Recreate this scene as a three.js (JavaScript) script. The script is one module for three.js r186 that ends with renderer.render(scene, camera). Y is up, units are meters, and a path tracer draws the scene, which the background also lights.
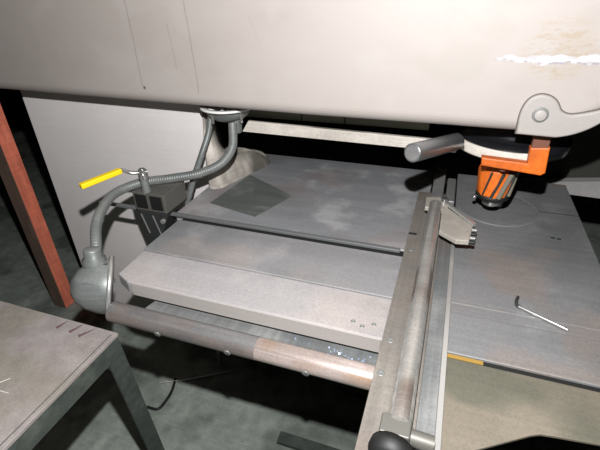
import * as THREE from 'three';
import { RoundedBoxGeometry } from 'three/addons/geometries/RoundedBoxGeometry.js';
import { mergeGeometries } from 'three/addons/utils/BufferGeometryUtils.js';

// ---------------------------------------------------------------- camera, light, exposure
const scene = new THREE.Scene();
scene.background = new THREE.Color(0x000000);
const camera = new THREE.PerspectiveCamera(56.07, 4 / 3, 0.05, 30);
camera.position.set(0, 1.55, 0);
camera.up.set(-0.146, 0.863, -0.484);
camera.lookAt(-0.3, 1.0449, -0.8091);
const renderer = new THREE.WebGLRenderer({ antialias: true });
renderer.toneMapping = THREE.LinearToneMapping;
renderer.toneMappingExposure = 1.0;
renderer.shadowMap.enabled = true;
// the photographer's flash gun, a hand's width above the lens
const flash = new THREE.SpotLight(0xffffff, 9.2, 0, 1.5, 0.3, 2);
flash.position.set(-0.03, 1.727, -0.1);
flash.target.position.set(-0.6, 1.2, -0.9);
flash.castShadow = true;
flash.shadow.radius = 0.6;
flash.shadow.mapSize.set(2048, 2048);
scene.add(flash, flash.target);

// ---------------------------------------------------------------- noise and textures
function rng(seed) { let s = seed >>> 0; return () => { s = (s + 0x6d2b79f5) | 0; let t = Math.imul(s ^ (s >>> 15), 1 | s); t = (t + Math.imul(t ^ (t >>> 7), 61 | t)) ^ t; return ((t ^ (t >>> 14)) >>> 0) / 4294967296; }; }
function lattice(nx, ny, seed) {           // tiling value noise on an nx by ny lattice, arguments 0..1
  const r = rng(seed), g = new Float32Array(nx * ny).map(() => r());
  return (u, v) => {
    const x = u * nx, y = v * ny, i = Math.floor(x), j = Math.floor(y);
    let a = x - i, b = y - j; a = a * a * (3 - 2 * a); b = b * b * (3 - 2 * b);
    const i0 = ((i % nx) + nx) % nx, i1 = (i0 + 1) % nx, j0 = ((j % ny) + ny) % ny, j1 = (j0 + 1) % ny;
    return (g[j0 * nx + i0] * (1 - a) + g[j0 * nx + i1] * a) * (1 - b) + (g[j1 * nx + i0] * (1 - a) + g[j1 * nx + i1] * a) * b;
  };
}
function fbm(nx, ny, seed, oct = 4) {
  const L = []; for (let k = 0; k < oct; k++) L.push(lattice(nx << k, ny << k, seed + 17 * k));
  return (u, v) => { let s = 0, a = 0.5, t = 0; for (const l of L) { s += a * l(u, v); t += a; a *= 0.55; } return s / t; };
}
const sm = (a, b, x) => { const t = Math.min(1, Math.max(0, (x - a) / (b - a))); return t * t * (3 - 2 * t); };
function texture(w, h, fn, srgb = true) {
  const d = new Uint8Array(w * h * 4);
  for (let y = 0; y < h; y++) for (let x = 0; x < w; x++) {
    const c = fn((x + 0.5) / w, (y + 0.5) / h), o = (y * w + x) * 4;
    for (let k = 0; k < 3; k++) d[o + k] = Math.max(0, Math.min(255, (Array.isArray(c) ? c[k] : c)));
    d[o + 3] = 255;
  }
  const t = new THREE.DataTexture(d, w, h); t.wrapS = t.wrapT = THREE.RepeatWrapping; t.magFilter = THREE.LinearFilter;
  if (srgb) t.colorSpace = THREE.SRGBColorSpace; t.needsUpdate = true; return t;
}
const mix = (a, b, t) => [a[0] + (b[0] - a[0]) * t, a[1] + (b[1] - a[1]) * t, a[2] + (b[2] - a[2]) * t];
// one texture tile is one metre
function worn(seed, o) {
  const big = fbm(3, 3, seed, 4), mid = fbm(9, 9, seed + 5, 4), st = fbm(...(o.grain || [4, 120]), seed + 9, 3), patch = fbm(5, 5, seed + 13, 3), speck = lattice(400, 400, seed + 21), st2 = fbm(...(o.grain2 || [7, 260]), seed + 31, 2);
  return texture(o.size || 768, o.size || 768, (u, v) => {
    let c = mix(o.base, o.dark, sm(0.45, 0.75, big(u, v)) * (o.kd ?? 0.6));
    c = mix(c, o.light, sm(0.5, 0.78, mid(u, v)) * (o.kl ?? 0.5));
    if (o.tint) c = mix(c, o.tint, sm(0.56, 0.74, patch(u, v)) * (o.kt ?? 0.5));
    const s = 1 + (st(u, v) - 0.5) * (o.ks ?? 0.25) + (st2(u, v) - 0.5) * (o.ks2 ?? 0.1) + (speck(u, v) - 0.5) * (o.kp ?? 0.11);
    const k = sm(0.93, 0.985, speck(u, v)) * (o.kk ?? 0.15);
    return mix([c[0] * s, c[1] * s, c[2] * s], o.dark, k);
  });
}
const M = (o) => new THREE.MeshStandardMaterial(o);
const white = 0xffffff;
const T = {
  steel: worn(11, { base: [116, 116, 117], dark: [92, 93, 94], light: [138, 137, 138], tint: [128, 116, 108], kt: 0.55, ks: 0.1, ks2: 0.05, kk: 0.3 }),
  rearSteel: worn(23, { base: [130, 131, 133], dark: [104, 106, 109], light: [166, 166, 167], tint: [128, 114, 112], kt: 0.4, ks: 0.12, ks2: 0.08, kl: 0.8, grain: [3, 30] }),
  board: worn(37, { base: [130, 129, 130], dark: [106, 108, 111], light: [158, 156, 155], tint: [150, 138, 132], kt: 0.4, ks: 0.1, ks2: 0.04, kk: 0.3, grain: [3, 30] }),
  board2: worn(41, { base: [150, 146, 146], dark: [124, 123, 125], light: [170, 166, 165], tint: [166, 152, 144], kt: 0.4, ks: 0.08, ks2: 0.04, kk: 0.35, grain: [3, 30] }),
  beige: worn(53, { base: [106, 98, 86], dark: [86, 82, 71], light: [118, 110, 98], tint: [76, 77, 66], kt: 0.7, ks: 0.08, ks2: 0.03, kk: 0.4 }),
  fence: worn(61, { base: [120, 114, 107], dark: [98, 95, 92], light: [138, 132, 125], tint: [114, 96, 84], kt: 0.4, grain: [120, 4], ks: 0.16 }),
  greyStrip: worn(67, { base: [112, 113, 112], dark: [78, 82, 84], light: [140, 140, 138], tint: [122, 100, 90], kt: 0.4, grain: [120, 4], ks: 0.2 }),
  cream: worn(71, { base: [156, 150, 146], dark: [148, 141, 137], light: [162, 156, 153], kd: 0.5, kl: 0.4, ks: 0.02, ks2: 0.02, kk: 0.08, kp: 0.03 }),
  chipped: worn(77, { base: [196, 189, 180], dark: [150, 143, 134], light: [206, 199, 190], tint: [104, 100, 93], kt: 0.7, kd: 0.4, ks: 0.12, grain: [40, 40], kk: 0.7 }),
  concrete: worn(83, { base: [138, 145, 137], dark: [98, 105, 98], light: [168, 172, 164], tint: [92, 97, 91], kt: 0.7, grain: [30, 30], ks: 0.25, kk: 0.6 }),
  bench: worn(91, { base: [136, 128, 125], dark: [122, 114, 108], light: [147, 140, 137], tint: [116, 112, 98], kt: 0.5, grain: [16, 24], grain2: [60, 60], ks: 0.1, kk: 0.2 }),
  green: worn(97, { base: [62, 68, 63], dark: [42, 47, 43], light: [84, 88, 82], kt: 0, grain: [60, 60], ks: 0.35, kk: 0.6 }),
  pipe: worn(101, { base: [116, 114, 114], dark: [94, 94, 95], light: [144, 140, 139], tint: [134, 114, 102], kt: 0.4, grain: [10, 90], ks: 0.2 }),
  wornPipe: worn(103, { base: [172, 158, 152], dark: [140, 126, 118], light: [196, 186, 182], tint: [150, 112, 80], kt: 0.6, grain: [4, 90], ks: 0.25 }),
  pale: worn(105, { base: [158, 152, 143], dark: [134, 128, 120], light: [176, 170, 162], grain: [40, 40], ks: 0.08 }),
  flaking: worn(79, { base: [184, 177, 168], dark: [120, 114, 105], light: [198, 190, 181], tint: [78, 75, 69], kt: 1, kd: 0.8, ks: 0.5, grain: [26, 14], kk: 0.9 }),
  orange: worn(107, { base: [224, 108, 28], dark: [124, 62, 30], light: [236, 130, 40], tint: [76, 66, 58], kt: 0.85, kd: 0.4, grain: [80, 50], ks: 0.2, kk: 0.8 }),
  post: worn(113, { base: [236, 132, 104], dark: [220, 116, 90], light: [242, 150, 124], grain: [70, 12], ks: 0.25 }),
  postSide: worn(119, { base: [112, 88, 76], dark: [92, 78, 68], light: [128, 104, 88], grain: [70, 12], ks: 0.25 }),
  greyPaint: worn(127, { base: [114, 117, 115], dark: [90, 94, 92], light: [134, 136, 133], grain: [40, 40], ks: 0.15, kk: 0.4 }),
  bar: worn(131, { base: [168, 165, 160], dark: [136, 132, 127], light: [192, 189, 184], tint: [98, 80, 70], kt: 0.7, grain: [150, 3], ks: 0.25 }),
  plaster: worn(137, { base: [222, 216, 214], dark: [214, 208, 206], light: [228, 222, 220], kd: 0.4, kl: 0.4, ks: 0.02, ks2: 0.02, kk: 0.12, kp: 0.03 }),
};
const m = {
  steel: M({ map: T.steel, roughness: 0.5, metalness: 0.1 }),
  rearSteel: M({ map: T.rearSteel, roughness: 0.5, metalness: 0.1 }),
  board: M({ map: T.board, roughness: 0.6, metalness: 0.1 }),
  board2: M({ map: T.board2, roughness: 0.65 }),
  beige: M({ map: T.beige, roughness: 0.6 }),
  fence: M({ map: T.fence, roughness: 0.5, metalness: 0.2 }),
  greyStrip: M({ map: T.greyStrip, roughness: 0.5, metalness: 0.2 }),
  cream: M({ map: T.cream, roughness: 0.5 }),
  flaking: M({ map: T.flaking, roughness: 0.8 }),
  chipped: M({ map: T.chipped, roughness: 0.75 }),
  concrete: M({ map: T.concrete, roughness: 0.92 }),
  bench: M({ map: T.bench, roughness: 0.7 }),
  green: M({ map: T.green, roughness: 0.75 }),
  pipe: M({ map: T.pipe, roughness: 0.42, metalness: 0.3 }),
  worn: M({ map: T.wornPipe, roughness: 0.3, metalness: 0.35 }),
  bar: M({ map: T.bar, roughness: 0.3, metalness: 0.6 }),
  orange: M({ map: T.orange, roughness: 0.5 }),
  post: M({ map: T.post, roughness: 0.75 }),
  postSide: M({ map: T.postSide, roughness: 0.85 }),
  greyPaint: M({ map: T.greyPaint, roughness: 0.45, metalness: 0.2 }),
  plaster: M({ map: T.plaster, roughness: 0.85 }),
  chrome: M({ color: 0xc9c9c6, roughness: 0.22, metalness: 0.9 }),
  brightSteel: M({ color: 0xc4c3c0, roughness: 0.32, metalness: 0.7 }),
  leverSteel: M({ color: 0x8c8d8f, roughness: 0.34, metalness: 0.8 }),
  darkSteel: M({ color: 0x3b3d3c, roughness: 0.5, metalness: 0.4 }),
  midSteel: M({ color: 0x7d7e7c, roughness: 0.45, metalness: 0.4 }),
  black: M({ color: 0x121312, roughness: 0.6 }),
  blackGloss: M({ color: 0x16171a, roughness: 0.22 }),
  olive: M({ color: 0x2f3129, roughness: 0.85 }),
  oliveEdge: M({ color: 0x23241f, roughness: 0.9 }),
  yellow: M({ color: 0xf2cd10, roughness: 0.4 }),
  spacer: M({ color: 0x8f7031, roughness: 0.7 }),
  white: M({ color: 0xd9d8d4, roughness: 0.5 }),
  paleSteel: M({ map: T.pale, roughness: 0.45, metalness: 0.1 }),
  smear: M({ color: 0x5c4646, roughness: 0.8 }),
  railSteel: M({ color: 0x6c6d6e, roughness: 0.5, metalness: 0.3 }),
  clampSteel: M({ color: 0x5f5d58, roughness: 0.5, metalness: 0.3 }),
  grime: M({ color: 0x57514b, roughness: 0.9 }),
  paleOlive: M({ color: 0x7c7e6e, roughness: 0.85 }),
  rib: M({ color: 0x6f695c, roughness: 0.7 }),
  rustRed: M({ color: 0x6b4434, roughness: 0.8 }),
  casting: M({ color: 0x3a3d39, roughness: 0.8 }),
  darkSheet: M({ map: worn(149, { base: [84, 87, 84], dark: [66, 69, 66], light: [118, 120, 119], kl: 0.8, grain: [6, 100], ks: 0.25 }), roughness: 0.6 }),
  roomWall: M({ color: 0x2a2e2a, roughness: 0.95 }),
};

// ---------------------------------------------------------------- helpers
const V = (x, y, z) => new THREE.Vector3(x, y, z);
const taken = {};
function numbered(n) { taken[n] = (taken[n] ?? -1) + 1; return taken[n] ? n + '_' + String(taken[n]).padStart(3, '0') : n; }
function metricUV(g) {                      // uv in metres from the side each face looks to
  g = g.index ? g.toNonIndexed() : g;
  const p = g.attributes.position, n = g.attributes.normal, uv = new Float32Array(p.count * 2);
  for (let i = 0; i < p.count; i += 3) {
    let ax = 0, ay = 0, az = 0;
    for (let k = 0; k < 3; k++) { ax += Math.abs(n.getX(i + k)); ay += Math.abs(n.getY(i + k)); az += Math.abs(n.getZ(i + k)); }
    for (let k = 0; k < 3; k++) {
      const x = p.getX(i + k), y = p.getY(i + k), z = p.getZ(i + k), j = (i + k) * 2;
      if (ay >= ax && ay >= az) { uv[j] = x; uv[j + 1] = -z; } else if (az >= ax) { uv[j] = x; uv[j + 1] = y; } else { uv[j] = -z; uv[j + 1] = y; }
    }
  }
  g.setAttribute('uv', new THREE.BufferAttribute(uv, 2));
  return g;
}
function thing(name, label, category, base = [0, 0, 0], group) {
  const o = new THREE.Group(); o.name = numbered(name); o.position.set(...base); o.userData = { label, category };
  if (group) o.userData.group = group; scene.add(o); return o;
}
const rootOf = (o) => (o.parent === scene ? o : rootOf(o.parent));
function part(name, geo, mat, parent, keepUV) {      // geometry is given in world metres
  const g = keepUV ? geo : metricUV(geo), b = rootOf(parent).position;
  g.translate(-b.x, -b.y, -b.z);
  const o = new THREE.Mesh(g, mat); o.name = name; o.castShadow = o.receiveShadow = true; parent.add(o); return o;
}
function structure(name, geo, mat, label, category = 'wall') {
  const o = new THREE.Mesh(metricUV(geo), mat); o.name = name; o.userData = { kind: 'structure', label, category }; o.castShadow = o.receiveShadow = true; scene.add(o); return o;
}
function single(name, label, category, geo, mat, group) {
  const o = new THREE.Mesh(metricUV(geo), mat); o.name = numbered(name); o.userData = { label, category }; if (group) o.userData.group = group;
  o.geometry.computeBoundingBox(); const c = o.geometry.boundingBox.getCenter(V()), b = V(c.x, o.geometry.boundingBox.min.y, c.z);
  o.geometry.translate(-b.x, -b.y, -b.z); o.position.copy(b); o.castShadow = o.receiveShadow = true; scene.add(o); return o;
}
function box(x0, x1, y0, y1, z0, z1, r = 0.002, seg = 2) {
  const w = x1 - x0, h = y1 - y0, d = z1 - z0, g = r ? new RoundedBoxGeometry(w, h, d, seg, Math.min(r, w / 2.01, h / 2.01, d / 2.01)) : new THREE.BoxGeometry(w, h, d);
  return g.translate((x0 + x1) / 2, (y0 + y1) / 2, (z0 + z1) / 2);
}
function rod(a, b, r0, r1 = r0, seg = 28, open = false) {      // cylinder from a to b
  const d = b.clone().sub(a), g = new THREE.CylinderGeometry(r1, r0, d.length(), seg, 1, open);
  g.applyQuaternion(new THREE.Quaternion().setFromUnitVectors(V(0, 1, 0), d.clone().normalize()));
  const c = a.clone().add(b).multiplyScalar(0.5); return g.translate(c.x, c.y, c.z);
}
function turned(profile, at, dir = V(0, 1, 0), seg = 40) {     // lathe, profile [radius, height]
  const g = new THREE.LatheGeometry(profile.map(([r, y]) => new THREE.Vector2(r, y)), seg);
  g.applyQuaternion(new THREE.Quaternion().setFromUnitVectors(V(0, 1, 0), dir.clone().normalize()));
  return g.translate(at.x, at.y, at.z);
}
function swept(points, r, seg = 120, rad = 16) {
  return new THREE.TubeGeometry(new THREE.CatmullRomCurve3(points.map((p) => V(...p)), false, 'centripetal'), seg, r, rad, false);
}
function slab(outline, y0, y1, bevel = 0.002) {                // horizontal plate, outline [x, z]
  const s = new THREE.Shape(outline.map(([x, z]) => new THREE.Vector2(x, -z)));
  const g = new THREE.ExtrudeGeometry(s, { depth: y1 - y0 - 2 * bevel, bevelEnabled: true, bevelThickness: bevel, bevelSize: bevel, bevelOffset: -bevel, bevelSegments: 2, curveSegments: 12 });
  return g.rotateX(-Math.PI / 2).translate(0, y0 + bevel, 0);
}
function upright(outline, z0, z1, bevel = 0.002, seg = 2) {    // vertical plate in the x-y plane
  const s = outline instanceof THREE.Shape ? outline : new THREE.Shape(outline.map(([x, y]) => new THREE.Vector2(x, y)));
  const g = new THREE.ExtrudeGeometry(s, { depth: z1 - z0 - 2 * bevel, bevelEnabled: true, bevelThickness: bevel, bevelSize: bevel, bevelOffset: -bevel, bevelSegments: seg, curveSegments: 16 });
  return g.translate(0, 0, z0 + bevel);
}
function hexHead(at, dir, r, h) { return rod(at, at.clone().addScaledVector(dir, h), r, r * 0.94, 6); }
function screw(at, r = 0.007, mat = m.midSteel, parent) {      // countersunk screw in a flat plate
  const s = part('screw', turned([[0.0001, 0.0002], [r * 0.3, 0.0002], [r * 0.3, 0.0016], [r * 0.8, 0.0016], [r, 0.0003], [r, -0.002]], at, V(0, 1, 0), 20), mat, parent);
  return s;
}

// ---------------------------------------------------------------- the room
structure('floor', box(-5, 3.5, -0.1, 0, -6.5, 2.5, 0), m.concrete, 'grey green concrete workshop floor, dusty and stained', 'floor');
structure('wall_back', box(-5, 3.5, 0, 3.6, -6.6, -6.5, 0), m.roomWall, 'dark workshop wall far behind the machine');
structure('wall_left', box(-5.1, -5, 0, 3.6, -6.6, 2.6, 0), m.roomWall, 'dark workshop wall far to the left');
structure('wall_right', box(3.5, 3.6, 0, 3.6, -6.6, 2.6, 0), m.roomWall, 'dark workshop wall to the right');
structure('wall_front', box(-5, 3.5, 0, 3.6, 2.5, 2.6, 0), m.roomWall, 'dark workshop wall behind the photographer');
structure('ceiling', box(-5.1, 3.6, 3.6, 3.7, -6.6, 2.6, 0), m.roomWall, 'dark workshop ceiling', 'ceiling');
structure('wall_partition', box(-1.647, -0.806, 0, 1.208, -1.285, -1.26, 0.001), m.plaster, 'cream painted partition panel behind the yellow lever');

// ---------------------------------------------------------------- overhead arm
{
  const arm = thing('overhead_arm', 'big cream painted machine arm crossing the whole top of the picture', 'machine arm', [-0.9, 1.21, -1.32]);
  const X0 = -2.75, X1 = 0.9, U = (x) => (x - X0) / (X1 - X0);
  const o = new THREE.Shape();
  o.moveTo(X0, 1.232); o.lineTo(-1.54, 1.229); o.lineTo(-0.4, 1.214); o.lineTo(0.16, 1.213); o.lineTo(0.23, 1.225); o.quadraticCurveTo(0.3, 1.245, 0.34, 1.285); o.quadraticCurveTo(0.5, 1.36, 0.7, 1.38); o.lineTo(0.82, 1.42);
  o.quadraticCurveTo(0.9, 1.5, 0.9, 1.62); o.quadraticCurveTo(0.88, 1.85, 0.7, 1.92); o.lineTo(X0, 1.95); o.closePath();
  const g = upright(o, -1.56, -1.1, 0.035, 8);
  // its own paint map: front face, x -2.75..0.9 and y 1.2..2.0
  const a = fbm(8, 3, 201, 4), b = fbm(40, 10, 207, 3), sp = lattice(700, 160, 211), fl = fbm(60, 60, 215, 3), ru = fbm(90, 60, 219, 3), edge = fbm(220, 40, 223, 2), soil = fbm(14, 6, 227, 3);
  const line = (x, y, x0, y0, x1, y1, w, seed) => {         // a thin scratch through the paint
    const t = (y - y0) / (y1 - y0); if (t < 0 || t > 1) return 0;
    const d = Math.abs(x - (x0 + (x1 - x0) * t) - (a(t * 0.7, seed) - 0.5) * 0.006); return d < w ? 1 - 0.5 * d / w : 0;
  };
  const paint = texture(2048, 512, (u, v) => {
    const x = X0 + u * (X1 - X0), y = 1.2 + v * 0.8;
    let c = mix([161, 153, 148], [154, 146, 140], sm(0.4, 0.7, a(u, v)) * 0.7);
    c = mix(c, [166, 159, 154], sm(0.5, 0.75, b(u, v)) * 0.4);
    c = mix(c, [140, 132, 124], sm(0.955, 0.99, sp(u, v)) * 0.3);
    c = mix(c, [146, 138, 132], sm(0.6, 0.72, soil(u, v)) * sm(0.45, 0.7, b(u, v)) * 0.3);
    const s = Math.max(line(x, y, -0.911, 1.275, -0.91, 1.53, 0.0016, 0.1) * 0.5, line(x, y, -0.713, 1.262, -0.721, 1.53, 0.0016, 0.4) * 0.5, line(x, y, -0.775, 1.33, -0.785, 1.45, 0.0016, 0.7) * 0.3, line(x, y, -0.5, 1.38, -0.53, 1.47, 0.0014, 0.8) * 0.15);
    c = mix(c, [112, 96, 92], s);
    if (Math.hypot(x + 0.905, (y - 1.27)) < 0.0045) c = [96, 84, 80];
    // rubbed and chipped streak with brown soil round it
    const rx = (x - 0.2) / 0.085, ry = (y - 1.4) / 0.075, soilAt = Math.max(0, 1 - rx * rx - ry * ry);
    c = mix(c, [150, 134, 114], (0.35 * sm(0.4, 0.6, fl(u, v)) + 0.65 * sm(0.52, 0.62, ru(u * 3, v * 3))) * Math.min(1, soilAt * 1.6) * 0.6);
    const mid = 1.3815 + (edge(u, 0.3) - 0.5) * 0.008, half = 0.0085 * sm(0.06, 0.13, x) * (0.5 + 0.9 * edge(u, 0.7)) * (x < 0.36 ? 1 : 0);
    if (Math.abs(y - mid) < half) c = y < mid - half * 0.55 && edge(u * 3, 0.1) > 0.45 ? [142, 137, 141] : mix([186, 184, 190], [166, 161, 163], sm(0.45, 0.65, fl(u * 2, v)));
    return c;
  });
  paint.wrapS = paint.wrapT = THREE.ClampToEdgeWrapping;
  const gm = g.index ? g.toNonIndexed() : g, P = gm.attributes.position, uv = new Float32Array(P.count * 2);
  for (let i = 0; i < P.count; i++) { uv[2 * i] = U(P.getX(i)); uv[2 * i + 1] = (P.getY(i) - 1.2) / 0.8; }
  gm.setAttribute('uv', new THREE.BufferAttribute(uv, 2));
  part('arm_body', gm, M({ map: paint, roughness: 0.6 }), arm, true);
  // hinge lug cast on the arm's nose
  const l = new THREE.Shape();
  l.moveTo(0.152, 1.214); l.lineTo(0.15, 1.25); l.quadraticCurveTo(0.151, 1.306, 0.188, 1.308); l.quadraticCurveTo(0.216, 1.306, 0.228, 1.282); l.quadraticCurveTo(0.236, 1.266, 0.258, 1.267); l.quadraticCurveTo(0.32, 1.278, 0.4, 1.325); l.lineTo(0.42, 1.312);
  l.quadraticCurveTo(0.36, 1.29, 0.325, 1.262); l.quadraticCurveTo(0.29, 1.222, 0.235, 1.212); l.closePath();
  part('lug_seam', new THREE.ExtrudeGeometry(l, { depth: 0.006, bevelEnabled: true, bevelThickness: 0.001, bevelSize: 0.0022, bevelOffset: 0, bevelSegments: 1, curveSegments: 16 }).translate(0, 0, -1.1055), m.grime, arm);
  const lug = part('hinge_lug', upright(l, -1.12, -1.09, 0.005, 4), m.cream, arm);
  part('washer', turned([[0.0001, 0.0025], [0.0165, 0.0025], [0.0175, 0.0005], [0.0175, -0.001]], V(0.192, 1.263, -1.09), V(0, 0, 1)), m.midSteel, lug);
  part('bolt', turned([[0.0001, 0.008], [0.011, 0.0075], [0.0128, 0.005], [0.0128, 0]], V(0.192, 1.263, -1.089), V(0, 0, 1)), m.cream, lug);
}
{
  const c = thing('cover_panel', 'dark olive sheet panels in a row between arm and cream flat bar', 'panel', [-0.37, 1.13, -1.34]);
  [[-0.69, -0.48], [-0.476, -0.33], [-0.326, -0.06]].forEach(([x0, x1]) => part('panel_sheet', box(x0, x1, 1.13, 1.211, -1.345, -1.335, 0.002), m.paleOlive, c));
}
single('flat_bar', 'worn cream flat bar running below the arm towards the cutter head', 'bar', upright([[-0.686, 1.088], [-0.66, 1.127], [0.03, 1.114], [0.03, 1.08]], -1.31, -1.295, 0.002), m.chipped);

// ---------------------------------------------------------------- cutter head, lever and orange guard
{
  const ax = 0.178, az = -1.325;
  const h = thing('router_spindle', 'round dark spindle with a curved cream band under the arm', 'spindle', [ax, 0.91, az]);
  part('housing', turned([[0.0001, 1.105], [0.13, 1.105], [0.146, 1.112], [0.149, 1.125], [0.149, 1.143], [0.13, 1.15], [0.1, 1.156], [0.095, 1.21], [0.0001, 1.21]], V(ax, 0, az), V(0, 1, 0), 48), m.blackGloss, h);
  const arc = new THREE.LatheGeometry([[0.15, 1.11], [0.158, 1.11], [0.16, 1.114], [0.16, 1.136], [0.157, 1.14], [0.15, 1.14], [0.15, 1.11]].map(([r, y]) => new THREE.Vector2(r, y)), 48, -1.45, 1.62);
  part('cream_band', arc.translate(ax, 0, az), m.chipped, h);
  part('spindle', turned([[0.0001, 0.91], [0.014, 0.91], [0.014, 0.95], [0.03, 0.97], [0.03, 1.1], [0.0001, 1.1]], V(ax, 0, az)), m.midSteel, h);

  const k = thing('feed_lever', 'thick bright steel lever bar sticking out below the arm', 'lever', [0.06, 1.15, -1.2]);
  const e = V(-0.073, 1.195, -0.952), r = V(0.022, 1.163, -1.153), d = r.clone().sub(e).normalize();
  part('bar', turned([[0.0001, 0], [0.019, 0], [0.0225, 0.003], [0.0225, e.distanceTo(r)], [0.0001, e.distanceTo(r)]], e, d), m.leverSteel, k);
  part('end_cap', turned([[0.0001, -0.0006], [0.0175, -0.0006], [0.018, 0.0004]], e, d), m.pipe, k);

  const q = thing('cutter_guard', 'chipped orange guard hood hanging from an L shaped bracket', 'guard', [0.165, 0.915, -1.28]);
  const br = part('bracket', upright([[0.09, 1.132], [0.093, 1.109], [0.236, 1.097], [0.246, 1.105], [0.241, 1.172], [0.197, 1.168], [0.2, 1.127]], -1.162, -1.136, 0.004), m.orange, q);
  part('hanger', box(0.2, 0.238, 1.166, 1.211, -1.16, -1.138, 0.003), m.rustRed, br);
  const hx = 0.148, hz = -1.245;
  const hood = part('hood', turned([[0.03, 0.978], [0.04, 0.978], [0.045, 0.985], [0.052, 1.062], [0.046, 1.078], [0.03, 1.09], [0.0001, 1.09]], V(hx, 0, hz), V(0, 1, 0), 8).rotateY(0), m.orange, q);
  part('rim', turned([[0.03, 0.973], [0.041, 0.973], [0.047, 0.978], [0.047, 0.988], [0.042, 0.99]], V(hx, 0, hz), V(0, 1, 0), 18), m.black, hood);
  for (const [t, w] of [[-0.75, 0.003], [-0.15, 0.0045], [0.3, 0.008], [0.75, 0.004], [1.15, 0.007]]) {        // worn bare ribs down the hood
    part('rib', rod(V(hx + 0.043 * Math.sin(t), 0.99, hz + 0.043 * Math.cos(t)), V(hx + 0.052 * Math.sin(t + 0.4), 1.068, hz + 0.052 * Math.cos(t + 0.4)), w, w, 8), w < 0.005 ? m.darkSteel : m.rib, hood);
  }
  part('neck', rod(V(hx, 1.085, hz), V(0.15, 1.106, -1.162), 0.016), m.rustRed, q);
  part('foot_ring', turned([[0.0001, 0.95], [0.02, 0.95], [0.024, 0.953], [0.024, 0.966], [0.02, 0.975], [0.0001, 0.975]], V(hx, 0, hz)), m.chrome, q);
  part('knob', new THREE.SphereGeometry(0.007, 14, 10).translate(0.1, 0.972, -1.235), m.chrome, q);
}

// ---------------------------------------------------------------- machine table
{
  const t = thing('machine_table', 'long steel topped machine table under the arm', 'machine table', [-0.15, 0, -1.1]);
  part('pedestal', box(-0.3, 0.25, 0, 0.7, -1.5, -1.18, 0.02, 3), m.casting, t);
  part('frame', box(-0.55, 0.36, 0.7, 0.852, -1.5, -0.74, 0.015, 3), m.casting, t);
  part('top_plate', box(0.055, 0.412, 0.86, 0.9, -1.572, -0.656, 0.0025, 3), m.steel, t);
  const ins = part('insert_disc', turned([[0.0001, 0.9018], [0.1145, 0.9018], [0.1165, 0.9008], [0.1165, 0.898]], V(0.178, 0, -1.325), V(0, 1, 0), 72), m.steel, t);
  part('disc_edge', turned([[0.1168, 0.9002], [0.1168, 0.9016], [0.1186, 0.9016], [0.12, 0.9002]], V(0.178, 0, -1.325), V(0, 1, 0), 96), m.brightSteel, ins);
  part('inlay_strip', box(0.062, 0.411, 0.8996, 0.9006, -0.8135, -0.811, 0), m.brightSteel, t);
  part('inlay_strip', box(0.062, 0.411, 0.8996, 0.9006, -0.778, -0.7762, 0), m.midSteel, t);
  part('joint_line', box(0.3, 0.411, 0.8996, 0.9004, -1.336, -1.333, 0), m.darkSteel, t);
  for (const [x, z] of [[0.318, -1.178], [0.333, -1.176]]) screw(V(x, 0.8995, z), 0.006, m.darkSteel, t);
  const front = part('front_plate', slab([[0.03, -0.641], [0.412, -0.641], [0.412, -0.545], [0.297, -0.531], [0.235, -0.524], [0.213, -0.521], [0.198, -0.514], [0.112, -0.459], [0.06, -0.425], [0.03, -0.36], [-0.03, -0.34], [-0.03, -0.641]], 0.894, 0.9, 0.0015), m.beige, t);
  part('gap_shade_fill', box(-0.02, 0.41, 0.862, 0.8945, -0.6558, -0.6405, 0), m.black, t);  // black fill, its colour stands in for the shade inside the plate gap
  part('spacer', box(0.058, 0.128, 0.8945, 0.8975, -0.6545, -0.6455, 0.0006), m.spacer, t);
  part('rear_plate', box(-0.8, -0.03, 0.862, 0.9, -1.572, -0.996, 0.003, 3), m.rearSteel, t);
  part('slot_shade_fill', box(-0.76, -0.04, 0.862, 0.8955, -0.9945, -0.9645, 0), m.black, t);  // nearly flush black fill painted as the shadow of the open slot
  part('middle_board', box(-0.766, -0.03, 0.86, 0.9005, -0.9635, -0.786, 0.003, 3), m.board, t);
  const fb = part('front_board', slab([[-0.763, -0.7845], [-0.03, -0.7845], [-0.03, -0.65], [-0.712, -0.65], [-0.758, -0.672]], 0.86, 0.899, 0.004), m.board2, t);
  part('edge_strip', box(-0.7, -0.07, 0.8605, 0.8985, -0.6502, -0.6475, 0.001), m.cream, fb);
  for (const [x, z] of [[-0.137, -0.684], [-0.092, -0.688], [-0.115, -0.675]]) screw(V(x, 0.8985, z), 0.0055, m.midSteel, fb);
  part('ledge', slab([[-0.63, -0.72], [-0.03, -0.72], [-0.03, -0.595], [-0.66, -0.595]], 0.835, 0.848, 0.002), m.greyStrip, t);
  const pp = part('pipe', rod(V(-0.728, 0.84, -0.597), V(-0.33, 0.84, -0.597), 0.026, 0.026, 40), m.pipe, t);
  part('worn_pipe', rod(V(-0.33, 0.84, -0.597), V(-0.05, 0.84, -0.597), 0.0255, 0.0255, 40), m.worn, t);
  for (const x of [-0.58, -0.395, -0.21]) part('pipe_screw', turned([[0.0001, 0.002], [0.003, 0.002], [0.003, 0.003], [0.008, 0.0025], [0.0085, 0]], V(x, 0.832, -0.5718), V(0, -0.25, 1), 18), m.midSteel, pp);
}
single('dark_sheet', 'dark square sheet lying on the table beside the worn cream casting', 'sheet', slab([[-0.728, -1.092], [-0.54, -1.047], [-0.476, -1.221], [-0.698, -1.345]], 0.9, 0.9012, 0.0004), m.darkSheet);
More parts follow.
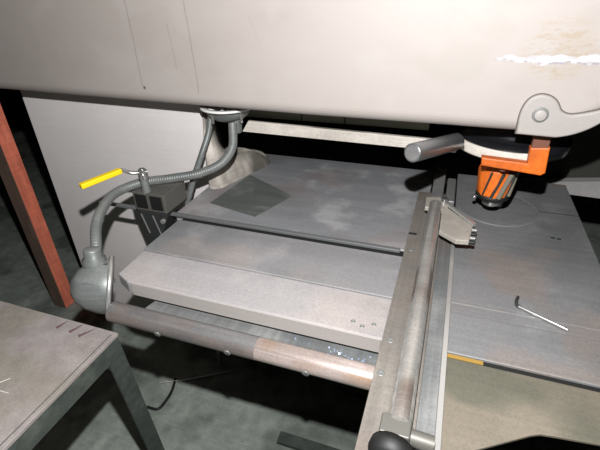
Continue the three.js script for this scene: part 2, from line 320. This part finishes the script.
{ // worn casting rising at the table's left end
  const low = [[-0.81, -1.23], [-0.785, -1.195], [-0.754, -1.2], [-0.725, -1.27], [-0.695, -1.37], [-0.668, -1.455], [-0.674, -1.49], [-0.72, -1.52], [-0.79, -1.52]];
  const prof = [[0, 0], [0.006, 0.3], [0.014, 0.62], [0.026, 0.86], [0.044, 0.97], [0.07, 1]];       // inset, share of the height
  const hAt = (t) => 0.05 + 0.2 * (1 - sm(0, 0.4, t)) + 0.05 * (1 - sm(0.5, 0.68, t));
  const curve = new THREE.CatmullRomCurve3(low.map(([x, z]) => V(x, 0, z))), N = 60, nz = fbm(20, 8, 301, 3), pos = [], idx = [];
  for (let j = 0; j < prof.length; j++) for (let i = 0; i <= N; i++) {
    const p = curve.getPoint(i / N), w = (nz(i / N, j / 6) - 0.5) * 0.012 * (j ? 1 : 0);
    const inward = V(-0.82 - p.x, 0, -1.36 - p.z).normalize();
    pos.push(p.x + inward.x * (prof[j][0] + w), 0.9 + prof[j][1] * hAt(i / N) + w * 0.4, p.z + inward.z * (prof[j][0] + w));
  }
  const c = pos.length / 3; pos.push(-0.8, 1.0, -1.36);
  for (let j = 0; j + 1 < prof.length; j++) for (let i = 0; i < N; i++) { const a = j * (N + 1) + i; idx.push(a, a + N + 1, a + 1, a + 1, a + N + 1, a + N + 2); }
  for (let i = 0; i < N; i++) { const a = (prof.length - 1) * (N + 1) + i; idx.push(a, c, a + 1); }
  idx.push(N, (prof.length - 1) * (N + 1) + N, c); idx.push(0, c, (prof.length - 1) * (N + 1));
  const g = new THREE.BufferGeometry(); g.setAttribute('position', new THREE.Float32BufferAttribute(pos, 3)); g.setIndex(idx); g.computeVertexNormals();
  single('column_foot', 'rounded worn cream casting with flaking paint at the table end', 'casting', g, m.flaking);
}

// ---------------------------------------------------------------- fence with round rail
{
  const f = thing('rip_fence', 'long flat fence with a round steel rail across the table', 'fence', [0, 0.9, -0.9]);
  const bp = part('base_plate', box(-0.067, 0.02, 0.901, 0.909, -1.36, -0.3, 0.0015), m.fence, f);
  part('side_strip', box(0.02, 0.05, 0.9008, 0.907, -1.4, -0.3, 0.001), m.greyStrip, f);
  part('edge_lip', box(0.05, 0.06, 0.9008, 0.914, -1.09, -0.3, 0.001), m.brightSteel, f);
  part('rail', rod(V(-0.006, 0.95, -1.19), V(-0.006, 0.95, -0.43), 0.0185, 0.0185, 48), m.bar, f);
  part('rear_bar', box(-0.024, 0.012, 0.909, 0.95, -1.5, -1.21, 0.003), m.greyStrip, f);
  part('rear_block', box(0.02, 0.048, 0.907, 0.94, -1.43, -1.25, 0.004), m.midSteel, f);
  for (const [x, z] of [[-0.05, -0.643], [-0.054, -0.555], [-0.05, -0.99]]) screw(V(x, 0.9085, z), 0.0075, m.midSteel, bp);
  part('stop', box(-0.066, -0.044, 0.9092, 0.912, -1.075, -1.068, 0.0005), m.black, bp);
  const b = part('rail_bracket', slab([[-0.037, -1.23], [0.03, -1.25], [0.03, -1.175], [0.099, -1.085], [0.09, -1.005], [0.058, -1.0], [0.014, -1.036], [0.014, -1.16], [-0.034, -1.165]], 0.94, 0.954, 0.002), m.paleSteel, f);
  part('bracket_edge', slab([[0.018, -1.195], [0.03, -1.195], [0.106, -1.09], [0.099, -1.083]], 0.9535, 0.962, 0.001), m.brightSteel, b);
  for (let i = 0; i < 4; i++) part('set_screw', hexHead(V(0.096 - 0.002 * i, 0.947, -1.075 + i * 0.022), V(1, 0.1, 0.1).normalize(), 0.006, 0.014), i % 2 ? m.black : m.midSteel, b);
  part('bracket_nut', hexHead(V(0.018, 0.953, -1.215), V(0, 1, 0), 0.013, 0.012), m.chrome, b);
  part('end_block', box(-0.034, 0.012, 0.915, 0.963, -0.436, -0.402, 0.003), m.clampSteel, f);
  part('clamp_bolt', rod(V(0.012, 0.942, -0.42), V(0.047, 0.94, -0.42), 0.0125, 0.0125, 20), m.clampSteel, f);
  part('clamp_knob', turned([[0.0001, 0.024], [0.02, 0.024], [0.03, 0.018], [0.034, 0.006], [0.033, -0.006], [0.0001, -0.008]], V(-0.012, 0.938, -0.392), V(-0.1, 0.05, 1), 24), m.black, f);
}
{ // hex key on the table
  const k = thing('hex_key', 'bent steel hex key lying on the steel plate', 'hex key', [0.245, 0.9, -0.81]);
  part('long_arm', rod(V(0.203, 0.906, -0.834), V(0.292, 0.9045, -0.789), 0.0036, 0.0036, 6), m.chrome, k);
  part('short_arm', swept([[0.206, 0.906, -0.8325], [0.2, 0.9065, -0.839], [0.199, 0.907, -0.85], [0.204, 0.907, -0.868]], 0.0036, 16, 6), m.darkSteel, k);
}
{ // metal chips on the ledge
  const r = rng(7), gs = [];
  for (let i = 0; i < 34; i++) {
    const x = -0.28 + 0.2 * Math.sqrt(r()), z = -0.645 + 0.03 * r(), s = 0.0015 + 0.0025 * r(), g = new THREE.TetrahedronGeometry(s);
    g.rotateX(r() * 6).rotateY(r() * 6).translate(x, 0.848 + s * 0.4, z); gs.push(g);
  }
  const o = single('metal_chips', 'bright metal chips scattered on the narrow ledge', 'metal chips', mergeGeometries(gs), M({ color: 0xa9b4cf, roughness: 0.35, metalness: 0.5 }));
  o.userData.kind = 'stuff';
}

// ---------------------------------------------------------------- left end: rail bar, clamp, valve, conduit
{
  const b = single('guide_rail', 'narrow dark steel rail set in the table slot', 'rail', box(-1.1, -0.078, 0.8958, 0.9055, -0.9955, -0.9815, 0.002), m.railSteel);
  const c = thing('clamp_block', 'grey steel clamp block gripping the guide rail left of the table', 'clamp', [-0.86, 0.82, -1.0]);
  const up = part('upper_block', box(-0.925, -0.805, 0.913, 0.978, -1.08, -0.962, 0.003), m.clampSteel, c);
  for (const x of [-0.895, -0.838]) part('recess', box(x - 0.022, x + 0.022, 0.922, 0.97, -0.9625, -0.9605, 0.0006), m.black, up);
  part('lower_block', upright([[-0.92, 0.911], [-0.9, 0.81], [-0.85, 0.81], [-0.803, 0.911]], -1.03, -0.962, 0.003), m.darkSteel, c);
  for (const x of [-0.895, -0.85]) part('slot_rim', rod(V(x - 0.012, 0.9, -0.96), V(x + 0.006, 0.83, -0.96), 0.0025, 0.0025, 8), m.midSteel, c);
  part('clamp_screw', hexHead(V(-0.825, 0.885, -0.963), V(0, 0, 1), 0.009, 0.008), m.brightSteel, c);

  const v = thing('ball_valve', 'small ball valve with a yellow lever handle beside the clamp', 'valve', [-0.876, 0.978, -0.99]);
  part('body', rod(V(-0.876, 0.972, -0.975), V(-0.876, 1.024, -0.975), 0.0135, 0.012, 24), m.greyPaint, v);
  part('packing_nut', hexHead(V(-0.876, 1.024, -0.975), V(0, 1, 0), 0.016, 0.014), m.chrome, v);
  part('stem', rod(V(-0.876, 1.03, -0.975), V(-0.876, 1.056, -0.975), 0.0075), m.chrome, v);
  part('stem_nut', hexHead(V(-0.876, 1.046, -0.975), V(0, 1, 0), 0.0125, 0.008), m.chrome, v);
  const hdl = part('handle_strap', mergeGeometries([swept([[-0.862, 1.045, -0.982], [-0.89, 1.045, -0.962], [-0.905, 1.05, -0.95], [-0.917, 1.061, -0.937], [-0.93, 1.062, -0.915]], 0.0062, 30, 8)]), m.chrome, v);
  const A = V(-0.917, 1.062, -0.933), B = V(-0.966, 1.054, -0.818), dir = B.clone().sub(A).normalize();
  const gr = new RoundedBoxGeometry(0.02, 0.016, A.distanceTo(B), 3, 0.004); gr.applyMatrix4(new THREE.Matrix4().lookAt(B, A, V(0, 1, 0)));
  const cc = A.clone().add(B).multiplyScalar(0.5); gr.translate(cc.x, cc.y, cc.z);
  part('yellow_grip', gr, m.yellow, hdl);

  const pts = [[-0.662, 1.15, -1.19], [-0.656, 1.078, -1.158], [-0.68, 1.038, -1.123], [-0.741, 1.012, -1.082], [-0.829, 1.0, -1.04], [-0.915, 0.992, -1.0], [-0.945, 0.99, -0.915], [-0.912, 0.988, -0.82], [-0.868, 0.98, -0.745], [-0.826, 0.958, -0.69], [-0.82, 0.935, -0.675]];
  const curve = new THREE.CatmullRomCurve3(pts.map((p) => V(...p)), false, 'centripetal');
  const n = 640, tg = new THREE.TubeGeometry(curve, n, 0.0142, 14, false), P = tg.attributes.position;     // ribbed metal hose
  for (let i = 0; i <= n; i++) {
    const c0 = curve.getPointAt(i / n), k = 1 + 0.035 * Math.sin(i * 1.05);
    for (let j = 0; j <= 14; j++) { const q = i * 15 + j; P.setXYZ(q, c0.x + (P.getX(q) - c0.x) * k, c0.y + (P.getY(q) - c0.y) * k, c0.z + (P.getZ(q) - c0.z) * k); }
  }
  tg.computeVertexNormals();
  single('flexible_conduit', 'thick grey ribbed conduit looping from the arm down to the bell housing', 'conduit', tg, m.greyPaint);
  single('thin_conduit', 'thin grey conduit hanging behind the thick ribbed one', 'conduit', swept([[-0.745, 1.165, -1.2], [-0.752, 1.11, -1.18], [-0.766, 1.05, -1.145], [-0.8, 0.95, -1.11], [-0.828, 0.86, -1.1], [-0.84, 0.6, -1.12], [-0.84, 0.3, -1.15], [-0.84, 0.015, -1.15]], 0.0105, 60, 12), m.greyPaint);

  const u = thing('bell_housing', 'grey dish shaped vented housing hanging right under the arm', 'housing', [-0.69, 1.12, -1.221]);
  const C = V(-0.69, 0, -1.221), bow = part('bowl', turned([[0.0001, 1.151], [0.03, 1.151], [0.05, 1.158], [0.066, 1.171], [0.074, 1.189], [0.07, 1.189], [0.06, 1.175], [0.0001, 1.169]], C, V(0, 1, 0), 48), m.greyPaint, u);
  part('rim', turned([[0.072, 1.193], [0.088, 1.193], [0.09, 1.197], [0.088, 1.201], [0.074, 1.201], [0.072, 1.193]], C, V(0, 1, 0), 60), m.white, u);
  for (let i = 0; i < 9; i++) { const a = i / 9 * Math.PI * 2, c = Math.cos(a), s = Math.sin(a); part('spoke', rod(V(C.x + 0.03 * c, 1.195, C.z + 0.03 * s), V(C.x + 0.078 * c, 1.197, C.z + 0.078 * s), 0.0035, 0.0045, 8), m.white, u); }
  part('hub', turned([[0.0001, 1.171], [0.03, 1.171], [0.032, 1.197], [0.02, 1.203], [0.0001, 1.208]], C), m.white, u);
  part('hanger', rod(V(C.x, 1.201, C.z), V(C.x, 1.214, C.z), 0.012), m.darkSteel, u);
  for (const a of [0.5, 1.9]) part('bolt', rod(V(C.x + 0.07 * Math.cos(a), 1.156, C.z + 0.07 * Math.sin(a)), V(C.x + 0.07 * Math.cos(a), 1.196, C.z + 0.07 * Math.sin(a)), 0.005, 0.005, 8), m.chrome, u);
  part('gland', rod(V(-0.662, 1.115, -1.209), V(-0.662, 1.159, -1.211), 0.018, 0.022, 24), m.greyPaint, bow);

  const w = thing('bell_housing', 'grey bell shaped housing at the lower end of the thick conduit', 'housing', [-0.81, 0.79, -0.65]);
  const D = V(-0.786, 0.862, -0.655), DD = V(-0.69, 0.235, 0.53);
  const dome = part('dome', turned([[0.0001, 0.09], [0.022, 0.087], [0.044, 0.073], [0.06, 0.05], [0.071, 0.02], [0.074, 0], [0.07, 0], [0.0001, 0.004]], D, DD, 48), m.greyPaint, w);
  part('flange', turned([[0.0001, -0.01], [0.079, -0.01], [0.082, -0.006], [0.082, -0.001], [0.079, 0.002], [0.0001, 0.002]], D, DD, 48), m.brightSteel, w);
  part('neck', turned([[0.04, -0.045], [0.031, -0.015], [0.029, 0], [0.029, 0.028], [0.022, 0.035], [0.022, 0.05], [0.018, 0.056], [0.0001, 0.056]], V(-0.81, 0.915, -0.655), V(-0.08, 1, -0.2), 28), m.greyPaint, dome);
  part('bolt', rod(V(-0.795, 0.93, -0.655), V(-0.765, 0.934, -0.66), 0.006, 0.006, 8), m.chrome, w);
}

// ---------------------------------------------------------------- post, bench, rear beam, floor things
{
  const p = thing('steel_post', 'orange painted upright steel post at the left edge', 'post', [-1.9, 0, -1.28]);
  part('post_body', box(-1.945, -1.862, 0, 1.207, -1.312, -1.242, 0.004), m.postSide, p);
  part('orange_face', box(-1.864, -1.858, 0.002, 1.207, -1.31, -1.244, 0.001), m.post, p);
}
{
  const b = thing('workbench', 'steel workbench with a pale scratched top in the bottom left corner', 'workbench', [-1.2, 0, -0.2]);
  const top = part('bench_top', box(-1.75, -0.703, 0.79, 0.8, -0.57, 0.25, 0.0015), m.bench, b);
  part('edge_seam', box(-0.716, -0.714, 0.7996, 0.8006, -0.56, 0.25, 0), m.green, top);
  for (const [x, z, a, l] of [[-0.862, -0.55, 1.3, 0.03], [-0.816, -0.55, 1.2, 0.036], [-0.779, -0.546, 1.0, 0.04]]) {
    const g = new THREE.CylinderGeometry(0.009, 0.001, l, 5).rotateZ(Math.PI / 2).scale(1, 0.04, 0.7).rotateY(a).translate(x, 0.8002, z); part('paint_smear', g, m.smear, top);
  }
  for (const [x0, z0, x1, z1] of [[-0.852, -0.362, -0.838, -0.38], [-0.836, -0.348, -0.806, -0.35]]) part('scratch', rod(V(x0, 0.8, z0), V(x1, 0.8, z1), 0.0009, 0.0006, 5), m.white, top);
  part('apron', box(-0.712, -0.706, 0.735, 0.79, -0.562, 0.245, 0.001), m.green, b);
  part('apron', box(-1.745, -0.708, 0.735, 0.79, -0.566, -0.56, 0.001), m.green, b);
  part('apron', box(-1.745, -0.708, 0.735, 0.79, 0.24, 0.246, 0.001), m.green, b);
  part('apron', box(-1.745, -1.739, 0.735, 0.79, -0.562, 0.245, 0.001), m.green, b);
  const leg = (x, z, dx, dz, side) => {                                 // angle iron, slightly splayed
    const s = new THREE.Shape([[0, 0], [0.05, 0], [0.05, -0.006], [0.006, -0.006], [0.006, -0.05], [0, -0.05]].map(([a, c]) => new THREE.Vector2(a * side, c)));
    const g = new THREE.ExtrudeGeometry(s, { depth: 0.79, bevelEnabled: false }).rotateX(-Math.PI / 2), P = g.attributes.position;
    for (let i = 0; i < P.count; i++) { const t = 1 - P.getY(i) / 0.79; P.setXYZ(i, P.getX(i) + x + dx * t, P.getY(i), P.getZ(i) + z + dz * t); }
    g.computeVertexNormals(); part('leg', g, m.green, b);
  };
  leg(-0.705, -0.567, -0.03, -0.07, -1); leg(-1.745, -0.567, -0.03, -0.05, 1); leg(-0.705, 0.19, -0.03, 0.05, -1); leg(-1.745, 0.19, -0.03, 0.05, 1);
}
{
  const b = thing('rear_beam', 'beige beam on legs behind the right end of the table', 'beam', [0.6, 0, -1.7]);
  part('beam', upright([[0.2, 0.825], [1.1, 0.8], [1.1, 0.955], [0.2, 0.835]], -1.72, -1.68, 0.001), m.board2, b);
  part('leg', box(0.3, 0.35, 0, 0.822, -1.72, -1.68, 0.002), m.green, b);
  part('leg', box(1.0, 1.05, 0, 0.802, -1.72, -1.68, 0.002), m.green, b);
  part('dark_panel', box(0.2, 1.1, 0.84, 1.6, -1.75, -1.73, 0.002), m.olive, b);
}
single('wire_rod', 'thin bright wire lying on the floor below the table', 'wire', swept([[-1.05, 0.012, -0.975], [-0.95, 0.006, -1.03], [-0.85, 0.006, -1.09], [-0.777, 0.006, -1.136]], 0.0035, 30, 8), m.brightSteel);
single('scrap_plate', 'flat scrap plate on the floor under the table edge', 'plate', box(-0.45, -0.2, 0, 0.02, -0.925, -0.88, 0.002), m.green);

single('floor_cable', 'short black cable curling on the floor beside the bench leg', 'cable', swept([[-1.03, 0.006, -0.855], [-0.98, 0.006, -0.862], [-0.972, 0.006, -0.906], [-0.977, 0.006, -0.958], [-1.0, 0.006, -1.02]], 0.006, 24, 8), m.black);

renderer.render(scene, camera);
